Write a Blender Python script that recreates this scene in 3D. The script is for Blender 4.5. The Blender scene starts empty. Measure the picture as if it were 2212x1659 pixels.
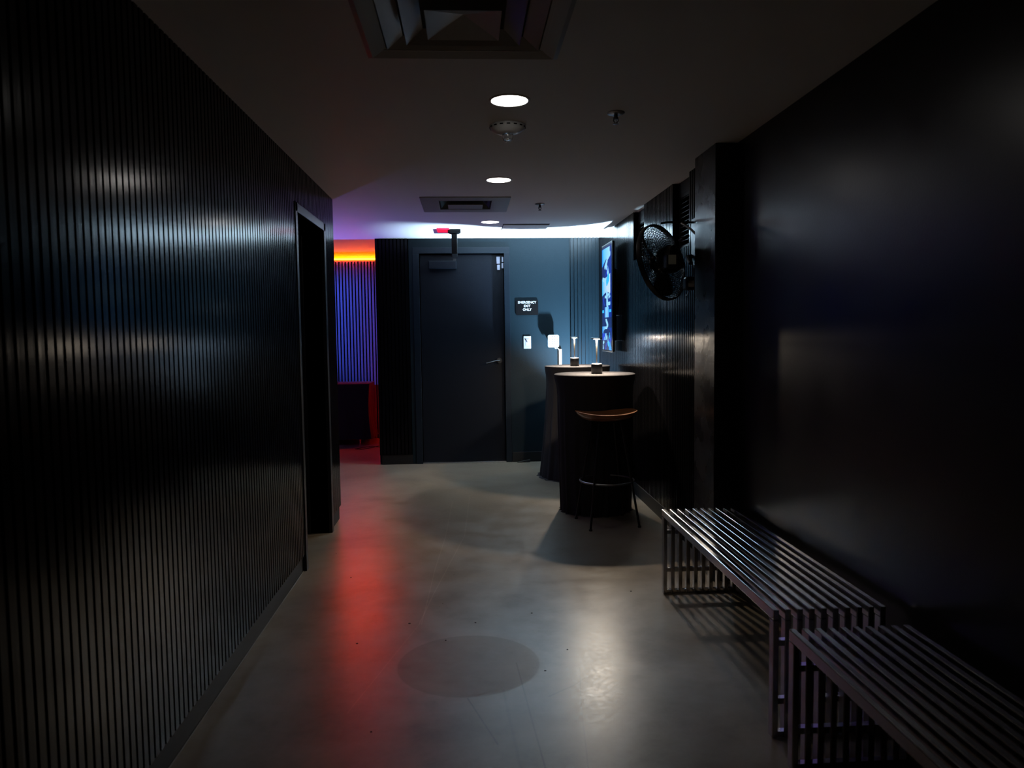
import bpy, bmesh, math, random
from mathutils import Vector, Matrix
R_ = math.radians
PI = math.pi
sc = bpy.context.scene
COL = sc.collection
rnd = random.Random(7)

# ------------------------------------------------------------------ materials
def mat(name, col, rough=0.5, metal=0.0, spec=0.5, emit=None, estr=0.0, coat=0.0, bump=None, var=None):
    m = bpy.data.materials.new(name); m.use_nodes = True
    nt = m.node_tree; b = nt.nodes['Principled BSDF']
    b.inputs['Base Color'].default_value = (*col, 1)
    b.inputs['Roughness'].default_value = rough
    b.inputs['Metallic'].default_value = metal
    b.inputs['Specular IOR Level'].default_value = spec
    b.inputs['Coat Weight'].default_value = coat
    if emit:
        b.inputs['Emission Color'].default_value = (*emit, 1)
        b.inputs['Emission Strength'].default_value = estr
    tc = None
    if bump or var:
        tc = nt.nodes.new('ShaderNodeTexCoord')
    if bump:
        sc_, st = bump
        n = nt.nodes.new('ShaderNodeTexNoise'); n.inputs['Scale'].default_value = sc_; n.inputs['Detail'].default_value = 4
        bp = nt.nodes.new('ShaderNodeBump'); bp.inputs['Strength'].default_value = st; bp.inputs['Distance'].default_value = 0.01
        nt.links.new(tc.outputs['Object'], n.inputs['Vector'])
        nt.links.new(n.outputs['Fac'], bp.inputs['Height']); nt.links.new(bp.outputs['Normal'], b.inputs['Normal'])
    if var:
        sc_, lo, hi = var
        n = nt.nodes.new('ShaderNodeTexNoise'); n.inputs['Scale'].default_value = sc_; n.inputs['Detail'].default_value = 5
        mr = nt.nodes.new('ShaderNodeMapRange')
        mr.inputs['From Min'].default_value = .3; mr.inputs['From Max'].default_value = .7
        mr.inputs['To Min'].default_value = lo; mr.inputs['To Max'].default_value = hi
        nt.links.new(tc.outputs['Object'], n.inputs['Vector'])
        nt.links.new(n.outputs['Fac'], mr.inputs['Value']); nt.links.new(mr.outputs['Result'], b.inputs['Roughness'])
    return m

M = {}
def mk_slat(name, col, rough, zs=.9, strength=.12, horiz=True):
    m = mat(name, col, rough, spec=.5); nt = m.node_tree; b = nt.nodes['Principled BSDF']
    tc = nt.nodes.new('ShaderNodeTexCoord'); mp = nt.nodes.new('ShaderNodeMapping'); mp.inputs['Scale'].default_value = (70,70,zs)
    n = nt.nodes.new('ShaderNodeTexNoise'); n.inputs['Scale'].default_value = 1.0; n.inputs['Detail'].default_value = 3
    bp = nt.nodes.new('ShaderNodeBump'); bp.inputs['Strength'].default_value = strength; bp.inputs['Distance'].default_value = .002
    nt.links.new(tc.outputs['Object'], mp.inputs['Vector']); nt.links.new(mp.outputs['Vector'], n.inputs['Vector'])
    nt.links.new(n.outputs['Fac'], bp.inputs['Height']); nt.links.new(bp.outputs['Normal'], b.inputs['Normal'])
    b.inputs['Specular IOR Level'].default_value = .30
    return m
M['slat'] = mk_slat('black_slat_paint', (.002,.002,.0025), .16)
M['slat'].node_tree.nodes['Principled BSDF'].inputs['IOR'].default_value = 1.30
M['groove'] = mat('groove_black', (.001,.001,.001), .8, spec=.05)
M['wallpaint'] = mat('black_wall_paint', (.004,.004,.005), .30, spec=.28, var=(3,.28,.33), bump=(140,.04))
M['pillar'] = mat('black_gloss_paint', (.006,.006,.007), .26, spec=.5, var=(5,.22,.34), bump=(9,.25))
M['teal'] = mat('dark_teal_paint', (.0006,.0068,.0110), .5, spec=.22, bump=(150,.08))
M['door'] = mat('dark_door_paint', (.003,.0045,.008), .45, spec=.16, bump=(120,.06))
M['frame'] = mat('dark_frame_paint', (.003,.007,.012), .40, spec=.25)
M['frameblack'] = mat('black_frame_paint', (.010,.010,.012), .35, spec=.5)
M['base'] = mat('black_baseboard', (.006,.006,.0065), .5, spec=.25)
M['ceil'] = mat('grey_ceiling_paint', (.84,.83,.79), .75, spec=.35, bump=(220,.10))
M['upper'] = mat('light_plaster', (.34,.31,.33), .9, spec=.2)
M['roomslat'] = mat('grey_slat', (.06,.06,.075), .45, spec=.4)
M['steel'] = mat('brushed_steel', (.58,.58,.60), .16, metal=1.0, var=(30,.11,.2))
M['cloth'] = mat('black_tablecloth', (.022,.020,.021), .95, spec=.25, bump=(300,.1))
M['wood'] = None
M['blackmetal'] = mat('black_powdercoat', (.012,.012,.013), .35, spec=.5)
M['fanblack'] = mat('fan_black', (.008,.008,.009), .3, spec=.5)
M['gunmetal'] = mat('galvanised_steel', (.35,.35,.36), .35, metal=1.0)
M['ventdark'] = mat('vent_dark_enamel', (.42,.41,.38), .3, spec=.4)
M['duct'] = mat('duct_black', (.003,.003,.003), .9, spec=.1)
M['ventblack'] = mat('vent_black', (.010,.010,.011), .4, spec=.5)
M['whiteplastic'] = mat('white_plastic', (.26,.26,.27), .45)
M['greyplastic'] = mat('grey_plastic', (.04,.04,.045), .5)
M['silver'] = mat('silver_plastic', (.30,.30,.38), .4)
M['offwhite'] = mat('offwhite_plastic', (.75,.75,.73), .4)
M['label'] = mat('pale_label', (.38,.36,.27), .3)
M['label2'] = mat('tan_label', (.28,.24,.20), .45)
M['chrome'] = mat('chrome', (.7,.7,.72), .08, metal=1.0)
M['signblack'] = mat('sign_black', (.002,.002,.0025), .4, spec=.15)
M['signwhite'] = mat('sign_white', (.35,.35,.36), .6)
M['lens'] = mat('downlight_lens', (.8,.8,.8), .4, emit=(1.0,.95,.90), estr=28.0)
M['lamplens'] = mat('lamp_lens', (.9,.9,.9), .4, emit=(1.0,.83,.64), estr=4700.0)
M['lamptop'] = mat('lamp_head_diffuser', (.9,.9,.9), .4, emit=(1.0,.9,.78), estr=14.0)
M['uplens'] = mat('uplight_lens', (.9,.9,.9), .2, emit=(.45,.72,1.0), estr=25.0)
M['ledorange'] = mat('orange_led', (.5,.3,.1), .4, emit=(1.0,.17,.0003), estr=300.0)
M['ledred'] = mat('red_led', (.5,.1,.1), .4, emit=(1.0,.01,.006), estr=20.0)
M['bluelens'] = mat('blue_lens', (.2,.2,.6), .3, emit=(.15,.2,1.0), estr=20.0)
M['redglow'] = mat('red_ceiling_glow', (.6,.02,.05), .3, emit=(1.0,.006,.03), estr=2.2)  # emission standing in for red light cast on the ceiling
M['cable'] = mat('black_cable', (.008,.008,.008), .5)
M['debris'] = mat('dark_debris', (.012,.011,.010), .8)
M['paletrim'] = mat('pale_trim', (.16,.155,.145), .5)

def mk_glass():
    m = bpy.data.materials.new('clear_plastic'); m.use_nodes = True
    b = m.node_tree.nodes['Principled BSDF']
    b.inputs['Base Color'].default_value = (.9,.95,.95,1); b.inputs['Roughness'].default_value = .05
    b.inputs['Transmission Weight'].default_value = .9; b.inputs['IOR'].default_value = 1.45
    return m
M['glass'] = mk_glass()

def mk_wood():
    m = bpy.data.materials.new('walnut_wood'); m.use_nodes = True
    nt = m.node_tree; b = nt.nodes['Principled BSDF']
    tc = nt.nodes.new('ShaderNodeTexCoord'); mp = nt.nodes.new('ShaderNodeMapping')
    mp.inputs['Scale'].default_value = (3, 40, 12)
    n = nt.nodes.new('ShaderNodeTexNoise'); n.inputs['Scale'].default_value = 2.2; n.inputs['Detail'].default_value = 6
    cr = nt.nodes.new('ShaderNodeValToRGB')
    cr.color_ramp.elements[0].position = .3; cr.color_ramp.elements[0].color = (.15,.05,.016,1)
    cr.color_ramp.elements[1].position = .75; cr.color_ramp.elements[1].color = (.48,.19,.06,1)
    L = nt.links.new
    L(tc.outputs['Object'], mp.inputs['Vector']); L(mp.outputs['Vector'], n.inputs['Vector'])
    L(n.outputs['Fac'], cr.inputs['Fac']); L(cr.outputs['Color'], b.inputs['Base Color'])
    b.inputs['Roughness'].default_value = .3; b.inputs['Coat Weight'].default_value = .5; b.inputs['Coat Roughness'].default_value = .15
    return m
M['wood'] = mk_wood()

def mk_floor():
    m = bpy.data.materials.new('polished_concrete'); m.use_nodes = True
    nt = m.node_tree; N = nt.nodes; L = nt.links.new; b = N['Principled BSDF']
    tc = N.new('ShaderNodeTexCoord')
    def math_(op, a, c=None, clamp=False):
        n = N.new('ShaderNodeMath'); n.operation = op; n.use_clamp = clamp
        for i, v in enumerate((a, c)):
            if v is None: continue
            if isinstance(v, (int, float)): n.inputs[i].default_value = v
            else: L(v, n.inputs[i])
        return n.outputs[0]
    def noise(scale, detail=5, rough=.55, vec=None, dist=0):
        n = N.new('ShaderNodeTexNoise'); n.inputs['Scale'].default_value = scale; n.inputs['Detail'].default_value = detail
        n.inputs['Roughness'].default_value = rough; n.inputs['Distortion'].default_value = dist
        L(vec or tc.outputs['Object'], n.inputs['Vector']); return n.outputs['Fac']
    def rng(v, a, c, lo, hi):
        n = N.new('ShaderNodeMapRange'); n.inputs['From Min'].default_value = a; n.inputs['From Max'].default_value = c
        n.inputs['To Min'].default_value = lo; n.inputs['To Max'].default_value = hi; L(v, n.inputs['Value']); return n.outputs['Result']
    sep = N.new('ShaderNodeSeparateXYZ'); L(tc.outputs['Object'], sep.inputs[0]); X, Y = sep.outputs[0], sep.outputs[1]
    big = noise(.9, 6, .6, dist=.6); mid = noise(4.5, 6, .65); fine = noise(45, 4, .6)
    v = rng(big, .36, .64, .74, 1.2)
    v = math_('MULTIPLY', v, rng(mid, .38, .62, .80, 1.17))
    v = math_('MULTIPLY', v, rng(fine, .3, .7, .95, 1.05))
    # scratches: distance to short segments
    mark = None
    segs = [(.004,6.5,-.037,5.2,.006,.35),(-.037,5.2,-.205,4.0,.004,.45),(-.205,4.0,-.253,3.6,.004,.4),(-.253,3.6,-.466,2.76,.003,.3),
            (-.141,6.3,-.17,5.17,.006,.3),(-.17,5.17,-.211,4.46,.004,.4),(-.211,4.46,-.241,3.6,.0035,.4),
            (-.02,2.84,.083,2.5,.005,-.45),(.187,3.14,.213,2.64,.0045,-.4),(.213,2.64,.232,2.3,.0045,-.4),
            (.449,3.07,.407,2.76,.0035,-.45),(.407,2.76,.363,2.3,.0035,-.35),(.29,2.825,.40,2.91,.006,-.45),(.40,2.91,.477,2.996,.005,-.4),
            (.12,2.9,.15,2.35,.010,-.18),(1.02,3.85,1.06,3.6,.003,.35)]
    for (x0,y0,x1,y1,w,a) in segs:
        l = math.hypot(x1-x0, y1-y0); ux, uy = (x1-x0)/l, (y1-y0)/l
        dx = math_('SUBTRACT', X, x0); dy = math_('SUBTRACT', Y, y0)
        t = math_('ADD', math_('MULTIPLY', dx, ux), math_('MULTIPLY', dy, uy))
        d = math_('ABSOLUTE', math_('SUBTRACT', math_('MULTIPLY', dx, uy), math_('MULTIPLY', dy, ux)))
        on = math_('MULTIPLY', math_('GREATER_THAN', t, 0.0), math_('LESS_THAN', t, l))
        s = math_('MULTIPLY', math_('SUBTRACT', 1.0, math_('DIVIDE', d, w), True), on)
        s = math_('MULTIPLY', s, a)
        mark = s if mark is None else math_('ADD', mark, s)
    # round patch where a floor sticker was
    dx = math_('SUBTRACT', X, -.015); dy = math_('SUBTRACT', Y, 3.145)
    rr = math_('SQRT', math_('ADD', math_('MULTIPLY', dx, dx), math_('MULTIPLY', dy, dy)))
    disc = rng(rr, .296, .304, 1.0, 0.0)
    fleck = N.new('ShaderNodeTexVoronoi'); fleck.inputs['Scale'].default_value = 9.0
    L(tc.outputs['Object'], fleck.inputs['Vector'])
    pit = rng(fleck.outputs['Distance'], .035, .06, 1.0, 0.0)
    pit = math_('MULTIPLY', pit, math_('GREATER_THAN', noise(7.3, 2), .56))
    v = math_('MULTIPLY', v, math_('SUBTRACT', 1.0, math_('MULTIPLY', pit, .15)))
    v = math_('MULTIPLY', v, math_('SUBTRACT', 1.0, math_('MULTIPLY', disc, .20)))
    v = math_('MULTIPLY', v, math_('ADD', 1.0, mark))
    mix = N.new('ShaderNodeMix'); mix.data_type = 'RGBA'
    mix.inputs[6].default_value = (.190,.150,.104,1); mix.inputs[7].default_value = (.150,.126,.094,1)
    L(rng(mid, .4, .6, 0, 1), mix.inputs[0])
    vm = N.new('ShaderNodeVectorMath'); vm.operation = 'SCALE'
    L(mix.outputs[2], vm.inputs[0]); L(v, vm.inputs['Scale'])
    L(vm.outputs[0], b.inputs['Base Color'])
    r = math_('ADD', rng(mid, .36, .64, .30, .365), rng(fine, .3, .7, -.03, .03))
    r = math_('ADD', r, math_('MULTIPLY', disc, .10))
    L(r, b.inputs['Roughness'])
    L(math_('MULTIPLY', rng(mid, .36, .64, .20, .34), rng(big, .36, .64, .85, 1.15)), b.inputs['Specular IOR Level'])
    bp = N.new('ShaderNodeBump'); bp.inputs['Strength'].default_value = .12; bp.inputs['Distance'].default_value = .01
    L(math_('ADD', math_('MULTIPLY', mid, .15), math_('MULTIPLY', fine, .05)), bp.inputs['Height']); L(bp.outputs['Normal'], b.inputs['Normal'])
    return m
M['floor'] = mk_floor()

# ------------------------------------------------------------------ mesh builder
class MB:
    def __init__(s): s.bm = bmesh.new()
    def box(s, x0, x1, y0, y1, z0, z1, mtx=None):
        vs = [s.bm.verts.new(Vector((x,y,z)) if mtx is None else mtx @ Vector((x,y,z))) for x in (x0,x1) for y in (y0,y1) for z in (z0,z1)]
        for f in ((0,1,3,2),(4,6,7,5),(0,4,5,1),(2,3,7,6),(0,2,6,4),(1,5,7,3)):
            s.bm.faces.new([vs[i] for i in f])
        return s
    def cyl(s, p0, p1, r0, r1=None, n=24, cap=True):
        r1 = r0 if r1 is None else r1
        p0 = Vector(p0); p1 = Vector(p1); d = (p1-p0).normalized()
        a = d.orthogonal().normalized(); b = d.cross(a)
        A = [s.bm.verts.new(p0+(a*math.cos(2*PI*i/n)+b*math.sin(2*PI*i/n))*r0) for i in range(n)]
        B = [s.bm.verts.new(p1+(a*math.cos(2*PI*i/n)+b*math.sin(2*PI*i/n))*r1) for i in range(n)]
        for i in range(n): s.bm.faces.new((A[i],A[(i+1)%n],B[(i+1)%n],B[i]))
        if cap: s.bm.faces.new(A[::-1]); s.bm.faces.new(B)
        return s
    def tube(s, pts, r, n=8, closed=False):
        pts = [Vector(p) for p in pts]; k = len(pts); rings = []
        prev = None
        for i, p in enumerate(pts):
            if closed: d = pts[(i+1)%k]-pts[i-1]
            else: d = pts[min(i+1,k-1)]-pts[max(i-1,0)]
            d.normalize()
            a = d.orthogonal().normalized() if prev is None else (prev-d*prev.dot(d)).normalized()
            prev = a; b = d.cross(a)
            rings.append([s.bm.verts.new(p+(a*math.cos(2*PI*j/n)+b*math.sin(2*PI*j/n))*r) for j in range(n)])
        for i in range(k if closed else k-1):
            A, B = rings[i], rings[(i+1)%k]
            off = 0
            if closed and i == k-1:
                off = min(range(n), key=lambda o: (A[0].co-B[o].co).length)
            for j in range(n): s.bm.faces.new((A[j],A[(j+1)%n],B[(j+1+off)%n],B[(j+off)%n]))
        if not closed:
            s.bm.faces.new(rings[0][::-1]); s.bm.faces.new(rings[-1])
        return s
    def lathe(s, prof, n=48, c=(0,0,0), mtx=None, close=True):
        c = Vector(c); rings = []
        for (r, z) in prof:
            ring = []
            for i in range(n):
                a = 2*PI*i/n; p = Vector((r*math.cos(a), r*math.sin(a), z))
                p = (mtx @ p if mtx is not None else p) + c
                ring.append(s.bm.verts.new(p))
            rings.append(ring)
        for A, B in zip(rings, rings[1:]):
            for i in range(n): s.bm.faces.new((A[i],A[(i+1)%n],B[(i+1)%n],B[i]))
        if close:
            s.bm.faces.new(rings[0][::-1]); s.bm.faces.new(rings[-1])
        return s
    def quad(s, pts):
        s.bm.faces.new([s.bm.verts.new(Vector(p)) for p in pts]); return s
    def build(s, name, m, parent=None, smooth=False, bevel=0, loc=None):
        bm = s.bm
        bmesh.ops.recalc_face_normals(bm, faces=bm.faces)
        me = bpy.data.meshes.new(name); bm.to_mesh(me); bm.free()
        if smooth:
            for p in me.polygons: p.use_smooth = True
        o = bpy.data.objects.new(name, me); COL.objects.link(o)
        for mm in (m if isinstance(m, (list, tuple)) else [m]): me.materials.append(mm)
        if bevel:
            bv = o.modifiers.new('bevel', 'BEVEL'); bv.width = bevel; bv.segments = 2; bv.limit_method = 'ANGLE'
        if smooth and hasattr(me, 'set_sharp_from_angle'): me.set_sharp_from_angle(angle=R_(40))
        if parent is not None:
            o.parent = parent
            if parent.type == 'EMPTY' and parent.parent is None:
                o.matrix_parent_inverse = Matrix.Translation(-parent.location) if parent.rotation_euler.z == 0 else parent.matrix_basis.inverted()
        if loc: o.location = loc
        return o

def tag(o, label=None, cat=None, group=None, kind=None):
    for k, v in (('label',label),('category',cat),('group',group),('kind',kind)):
        if v: o[k] = v
    return o
def thing(name, loc, label, cat, group=None):
    o = bpy.data.objects.new(name, None); COL.objects.link(o); o.location = loc
    o.empty_display_size = .05
    return tag(o, label, cat, group)
def struct(o): o['kind'] = 'structure'; return o

H = 2.4; XL = -.977; XLB = -.9934; YF = 8.15; XR = 1.45; PITCH = .0405

# ------------------------------------------------------------------ the setting
struct(MB().box(-6.2, 1.9, -3.2, 10.6, -.2, 0).build('floor', M['floor']))

# ceiling with openings for the two air vents
holes = [(-.29,.29,2.22,2.78), (-.235,.235,5.79,6.25)]
xs = sorted({-6.2,1.9,-.29,.29,-.235,.235}); ys = sorted({-3.2,8.2,2.22,2.78,5.79,6.25})
mb = MB()
for i in range(len(xs)-1):
    for j in range(len(ys)-1):
        cx, cy = (xs[i]+xs[i+1])/2, (ys[j]+ys[j+1])/2
        if any(a<cx<b and c<cy<d for a,b,c,d in holes): continue
        mb.box(xs[i],xs[i+1],ys[j],ys[j+1],H,H+.02)
for a,b,c,d in holes:                         # lined shafts
    mb.box(a-.01,a,c,d,H+.02,H+.25).box(b,b+.01,c,d,H+.02,H+.25).box(a,b,c-.01,c,H+.02,H+.25).box(a,b,d,d+.01,H+.02,H+.25)
    mb.box(a-.02,b+.02,c-.02,d+.02,H+.25,H+.27)
bmesh.ops.remove_doubles(mb.bm, verts=mb.bm.verts, dist=1e-5)
struct(mb.build('ceiling', M['ceil']))
struct(MB().box(-6.2,-.95,8.2,10.5,2.95,3.05).box(-6.2,-.95,8.14,8.2,H+.02,3.05).build('ceiling', M['wallpaint']))

def slats_y(mb, x_face, x_back, y0, y1, z0, z1, pitch=PITCH, w=.027):
    n = int(round((y1-y0)/pitch)); p = (y1-y0)/n
    s = 1 if x_face > x_back else -1
    for k in range(n):
        c = y0+(k+.5)*p
        # slightly rounded face: centre band proud, shoulders set back
        ym = [c-w/2, c-w/2+.004, c+w/2-.004, c+w/2]
        xf = [x_face, x_face, x_face, x_face]
        prof = [(x_back, ym[0])]+list(zip(xf, ym))+[(x_back, ym[3])]
        lo = [mb.bm.verts.new((x,y,z0)) for x,y in prof]; hi = [mb.bm.verts.new((x,y,z1)) for x,y in prof]
        for i in range(len(prof)-1): mb.bm.faces.new((lo[i],lo[i+1],hi[i+1],hi[i]))
        mb.bm.faces.new(lo); mb.bm.faces.new(hi)
def slats_x(mb, y_face, y_back, x0, x1, z0, z1, pitch=PITCH, w=.027):
    n = int(round((x1-x0)/pitch)); p = (x1-x0)/n
    for k in range(n):
        c = x0+(k+.5)*p
        prof = [(c-w/2, y_back),(c-w/2, y_face),(c-w/2+.004,y_face),(c+w/2-.004,y_face),(c+w/2,y_face),(c+w/2,y_back)]
        lo = [mb.bm.verts.new((x,y,z0)) for x,y in prof]; hi = [mb.bm.verts.new((x,y,z1)) for x,y in prof]
        for i in range(len(prof)-1): mb.bm.faces.new((lo[i],lo[i+1],hi[i+1],hi[i]))
        mb.bm.faces.new(lo); mb.bm.faces.new(hi)

# left wall: backing + slats, doorway, end pier
DY0, DY1, DZ = 4.55, 5.37, 2.115
mb = MB()
mb.box(-1.24, XLB-.001, -3.2, DY0, 0, H).box(-1.24, XLB-.001, DY1, 5.79, 0, H).box(-1.24, XLB-.001, DY0, DY1, DZ, H)
wl = struct(mb.build('wall_left', M['groove']))
mb = MB()
slats_y(mb, XL, XLB-.002, -3.1, DY0-.05, .105, H)
slats_y(mb, XL, XLB-.002, DY1+.07, 5.79, .105, H)
slats_y(mb, XL, XLB-.002, DY0-.05, DY1+.07, DZ+.06, H)
tag(mb.build('slat_panel', M['slat'], wl))
struct(MB().box(XLB-.002, XLB+.002, -3.2, DY0-.045, 0, .103).box(XLB-.002, XLB+.002, DY1+.05, 5.79, 0, .103).build('baseboard_left', M['base']))
struct(MB().box(XLB+.0022, XLB+.006, -3.2, DY0-.045, 0, .004).build('trim_1', M['paletrim'], bevel=.001))  # thin pale strip along the foot of the left baseboard
# doorway frame (door_1)
d1 = MB()
d1.box(-1.26, XL+.006, DY0-.05, DY0, 0, DZ+.055).box(-1.26, XL+.006, DY1, DY1+.06, 0, DZ+.055).box(-1.26, XL+.006, DY0-.05, DY1+.06, DZ, DZ+.056)
d1.box(-1.16, -1.12, DY1-.018, DY1, 0, DZ).box(-1.16, -1.12, DY0, DY1, DZ-.018, DZ).box(-1.16,-1.12,DY0,DY0+.018,0,DZ)
dd = struct(d1.build('door_1', M['frameblack'], bevel=.003))
MB().box(-1.21, -1.165, DY0+.003, DY1-.003, .006, DZ-.003).build('door_leaf', M['frameblack'], dd)
MB().cyl((-1.165,DY0+.07,1.0),(-1.12,DY0+.07,1.0),.012).cyl((-1.125,DY0+.07,1.0),(-1.125,DY0+.19,1.0),.009).build('door_handle', M['gunmetal'], dd, smooth=True)
# wall closing the room behind the left wall
struct(MB().box(-6.2, -1.24, 5.59, 5.79, 0, H).build('wall_inner', M['wallpaint']))
struct(MB().box(-6.3, -6.2, -3.2, 10.5, 0, 3.05).build('wall_far_left', M['wallpaint']))
struct(MB().box(-6.2, 1.9, -3.4, -3.2, 0, H).build('wall_rear', M['wallpaint']))

# right wall, near part (smooth paint)
mb = MB()
x_n, x_f = 1.425, 1.47
vs = [(x_n,-3.2),(x_f,4.08),(1.85,4.08),(1.85,-3.2)]
lo = [mb.bm.verts.new((x,y,0)) for x,y in vs]; hi = [mb.bm.verts.new((x,y,H)) for x,y in vs]
for i in range(4): mb.bm.faces.new((lo[i],lo[(i+1)%4],hi[(i+1)%4],hi[i]))
mb.bm.faces.new(lo); mb.bm.faces.new(hi)
struct(mb.build('wall_right', M['wallpaint']))
# pillar
struct(MB().box(1.348, 1.85, 4.08, 4.45, 0, H).build('wall_pillar', M['pillar'], bevel=.004))
# right wall, far part: slats with two louvred bays
VB = [(6.06,6.44,1.995),(4.83,5.21,1.94)]
XB = 1.437; XF = 1.424
mb = MB().box(XB, 1.85, 4.45, YF, 0, 1.9)
segs = [(4.45,4.83),(5.21,6.06),(6.44,YF)]
for a,b in segs: mb.box(XB,1.85,a,b,1.9,H)
for a,b,z in VB: mb.box(XB,1.85,a,b,1.9,z); mb.box(XB+.09,1.85,a,b,z,H)
wr = struct(mb.build('wall_right_far', M['groove']))
mb = MB()
slats_y(mb, XF, XB+.001, 4.45, 4.83, .105, H); slats_y(mb, XF, XB+.001, 5.21, 6.06, .105, H); slats_y(mb, XF, XB+.001, 6.44, YF, .105, H)
for a,b,z in VB: slats_y(mb, XF, XB+.001, a, b, .105, z)
mb.build('slat_panel', M['slat'], wr)
struct(MB().box(XF-.004, XB, 4.45, YF, 0, .103).build('baseboard_right', M['base']))

# far wall
OX0, OX1, OZ = -.490, .406, 2.240
mb = MB()
mb.box(-.945, OX0, YF+.012, YF+.14, 0, H).box(OX1, 1.85, YF, YF+.14, 0, H).box(OX0, OX1, YF+.0, YF+.14, OZ, H).box(-.60, OX0, YF, YF+.02, 0, H)
wb = struct(mb.build('wall_back', M['teal']))
mb = MB().box(-.95,-.60,YF+.006,YF+.013,.105,H)
mb2 = MB(); slats_x(mb2, YF-.008, YF+.007, -.955, -.605, .105, H)
mb.build('slat_backing', M['groove'], wb); mb2.build('slat_panel', M['slat'], wb)
M['cornerslat'] = mat('dark_teal_slat', (.002,.006,.009), .30, spec=.4, bump=(60,.05))
mb = MB().box(1.112,1.436,YF-.004,YF+.001,.105,H)
slats_x(mb, YF-.018, YF-.003, 1.112, 1.420, .105, H, pitch=.041, w=.024)
mb.build('corner_slat_panel', M['cornerslat'], wb)
struct(MB().box(-.93,-.60,YF-.002,YF+.012,0,.103).build('baseboard_pillar', M['base'], bevel=.002))
struct(MB().box(OX1+.066,XB,YF-.012,YF,0,.108).build('baseboard_back', M['base'], bevel=.003))
struct(MB().box(-.962,-.80,8.29,10.3,0,3.0).box(-.945,-.80,YF+.12,8.30,0,H).build('wall_return', M['wallpaint']))
struct(MB().box(-6.2,-.9,10.3,10.45,0,3.05).build('wall_room', M['upper']))
MB().box(-4.5,-.964,10.27,10.298,0,2.37).build('slat_backing', M['groove'], bpy.data.objects['wall_room'])
mb = MB().box(-4.5,-.964,10.250,10.256,2.36,2.402); slats_x(mb, 10.245, 10.272, -4.5, -.964, .0, 2.40, pitch=.0418, w=.024)
mb.build('slat_panel', M['roomslat'], bpy.data.objects['wall_room'])

# emergency exit door (door_2)
d2 = MB()
d2.box(-.560, OX0, YF-.012, YF+.13, 0, OZ).box(OX1, OX1+.062, YF-.012, YF+.13, 0, OZ).box(-.560, OX1+.062, YF-.012, YF+.13, OZ, OZ+.065)
d2.box(OX0, OX0+.015, YF+.10, YF+.13, 0, OZ).box(OX1-.015, OX1, YF+.10, YF+.13, 0, OZ).box(OX0, OX1, YF+.10, YF+.13, OZ-.015, OZ)
do = struct(d2.build('door_2', M['frame'], bevel=.003))
MB().box(OX0+.004, OX1-.004, YF+.045, YF+.09, .012, OZ-.004).build('door_leaf', M['door'], do, bevel=.002)
MB().box(OX0, OX1, YF-.01, YF+.13, 0, .010).build('threshold', M['gunmetal'], do, bevel=.002)
lv = MB().cyl((.345,YF+.045,1.10),(.345,YF-.01,1.10),.028).tube([(.345,YF-.005,1.10),(.345,YF-.03,1.10),(.30,YF-.038,1.095),(.235,YF-.035,1.078),(.205,YF-.03,1.072)],.009)
lv.build('door_handle', M['blackmetal'], do, smooth=True)
# closer box
cl = thing('door_closer', (-.24,YF+.04,2.12), 'dark box of the door closer at the head of the emergency exit door', 'door closer')
MB().box(-.392,-.095,YF-.03,YF+.044,2.082,2.165).build('closer_body', M['door'], cl, bevel=.008)
MB().box(-.13,-.10,YF-.02,YF+.02,2.165,2.185).build('closer_arm', M['blackmetal'], cl)
# contact sensors on the top right corner of the door
def plate(name, x0,x1,z0,z1, lab, y=YF+.045, m='silver'):
    o = MB().box(x0,x1,y-.018,y,z0,z1).build(name, M[m], bevel=.003); return tag(o, lab, 'sensor', 'door contact sensor pieces')
plate('contact_sensor', .329,.366,2.133,2.207,'largest silver contact sensor at top right of exit door, upper left of four')
plate('contact_sensor', .336,.366,2.066,2.122,'small silver contact sensor at top right of exit door, lower left of four')
plate('contact_sensor', .386,.404,2.15,2.205,'narrow silver contact sensor on the frame edge at top right of exit door, upper one')
plate('contact_sensor', .384,.403,2.083,2.138,'narrow silver contact sensor on the frame edge at top right of exit door, lower one')

# door wedge on the floor
mb = MB()
w = [(.52,8.085),(.66,8.10),(.66,8.128),(.52,8.128)]
lo = [mb.bm.verts.new((x,y,0.0)) for x,y in w]; hi = [mb.bm.verts.new((x,y,z)) for (x,y),z in zip(w,(.004,.03,.03,.004))]
for i in range(4): mb.bm.faces.new((lo[i],lo[(i+1)%4],hi[(i+1)%4],hi[i]))
mb.bm.faces.new(lo); mb.bm.faces.new(hi)
tag(mb.build('door_wedge', M['cable'], bevel=.002), 'small black rubber door wedge on the floor by the back baseboard', 'door wedge')

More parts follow.
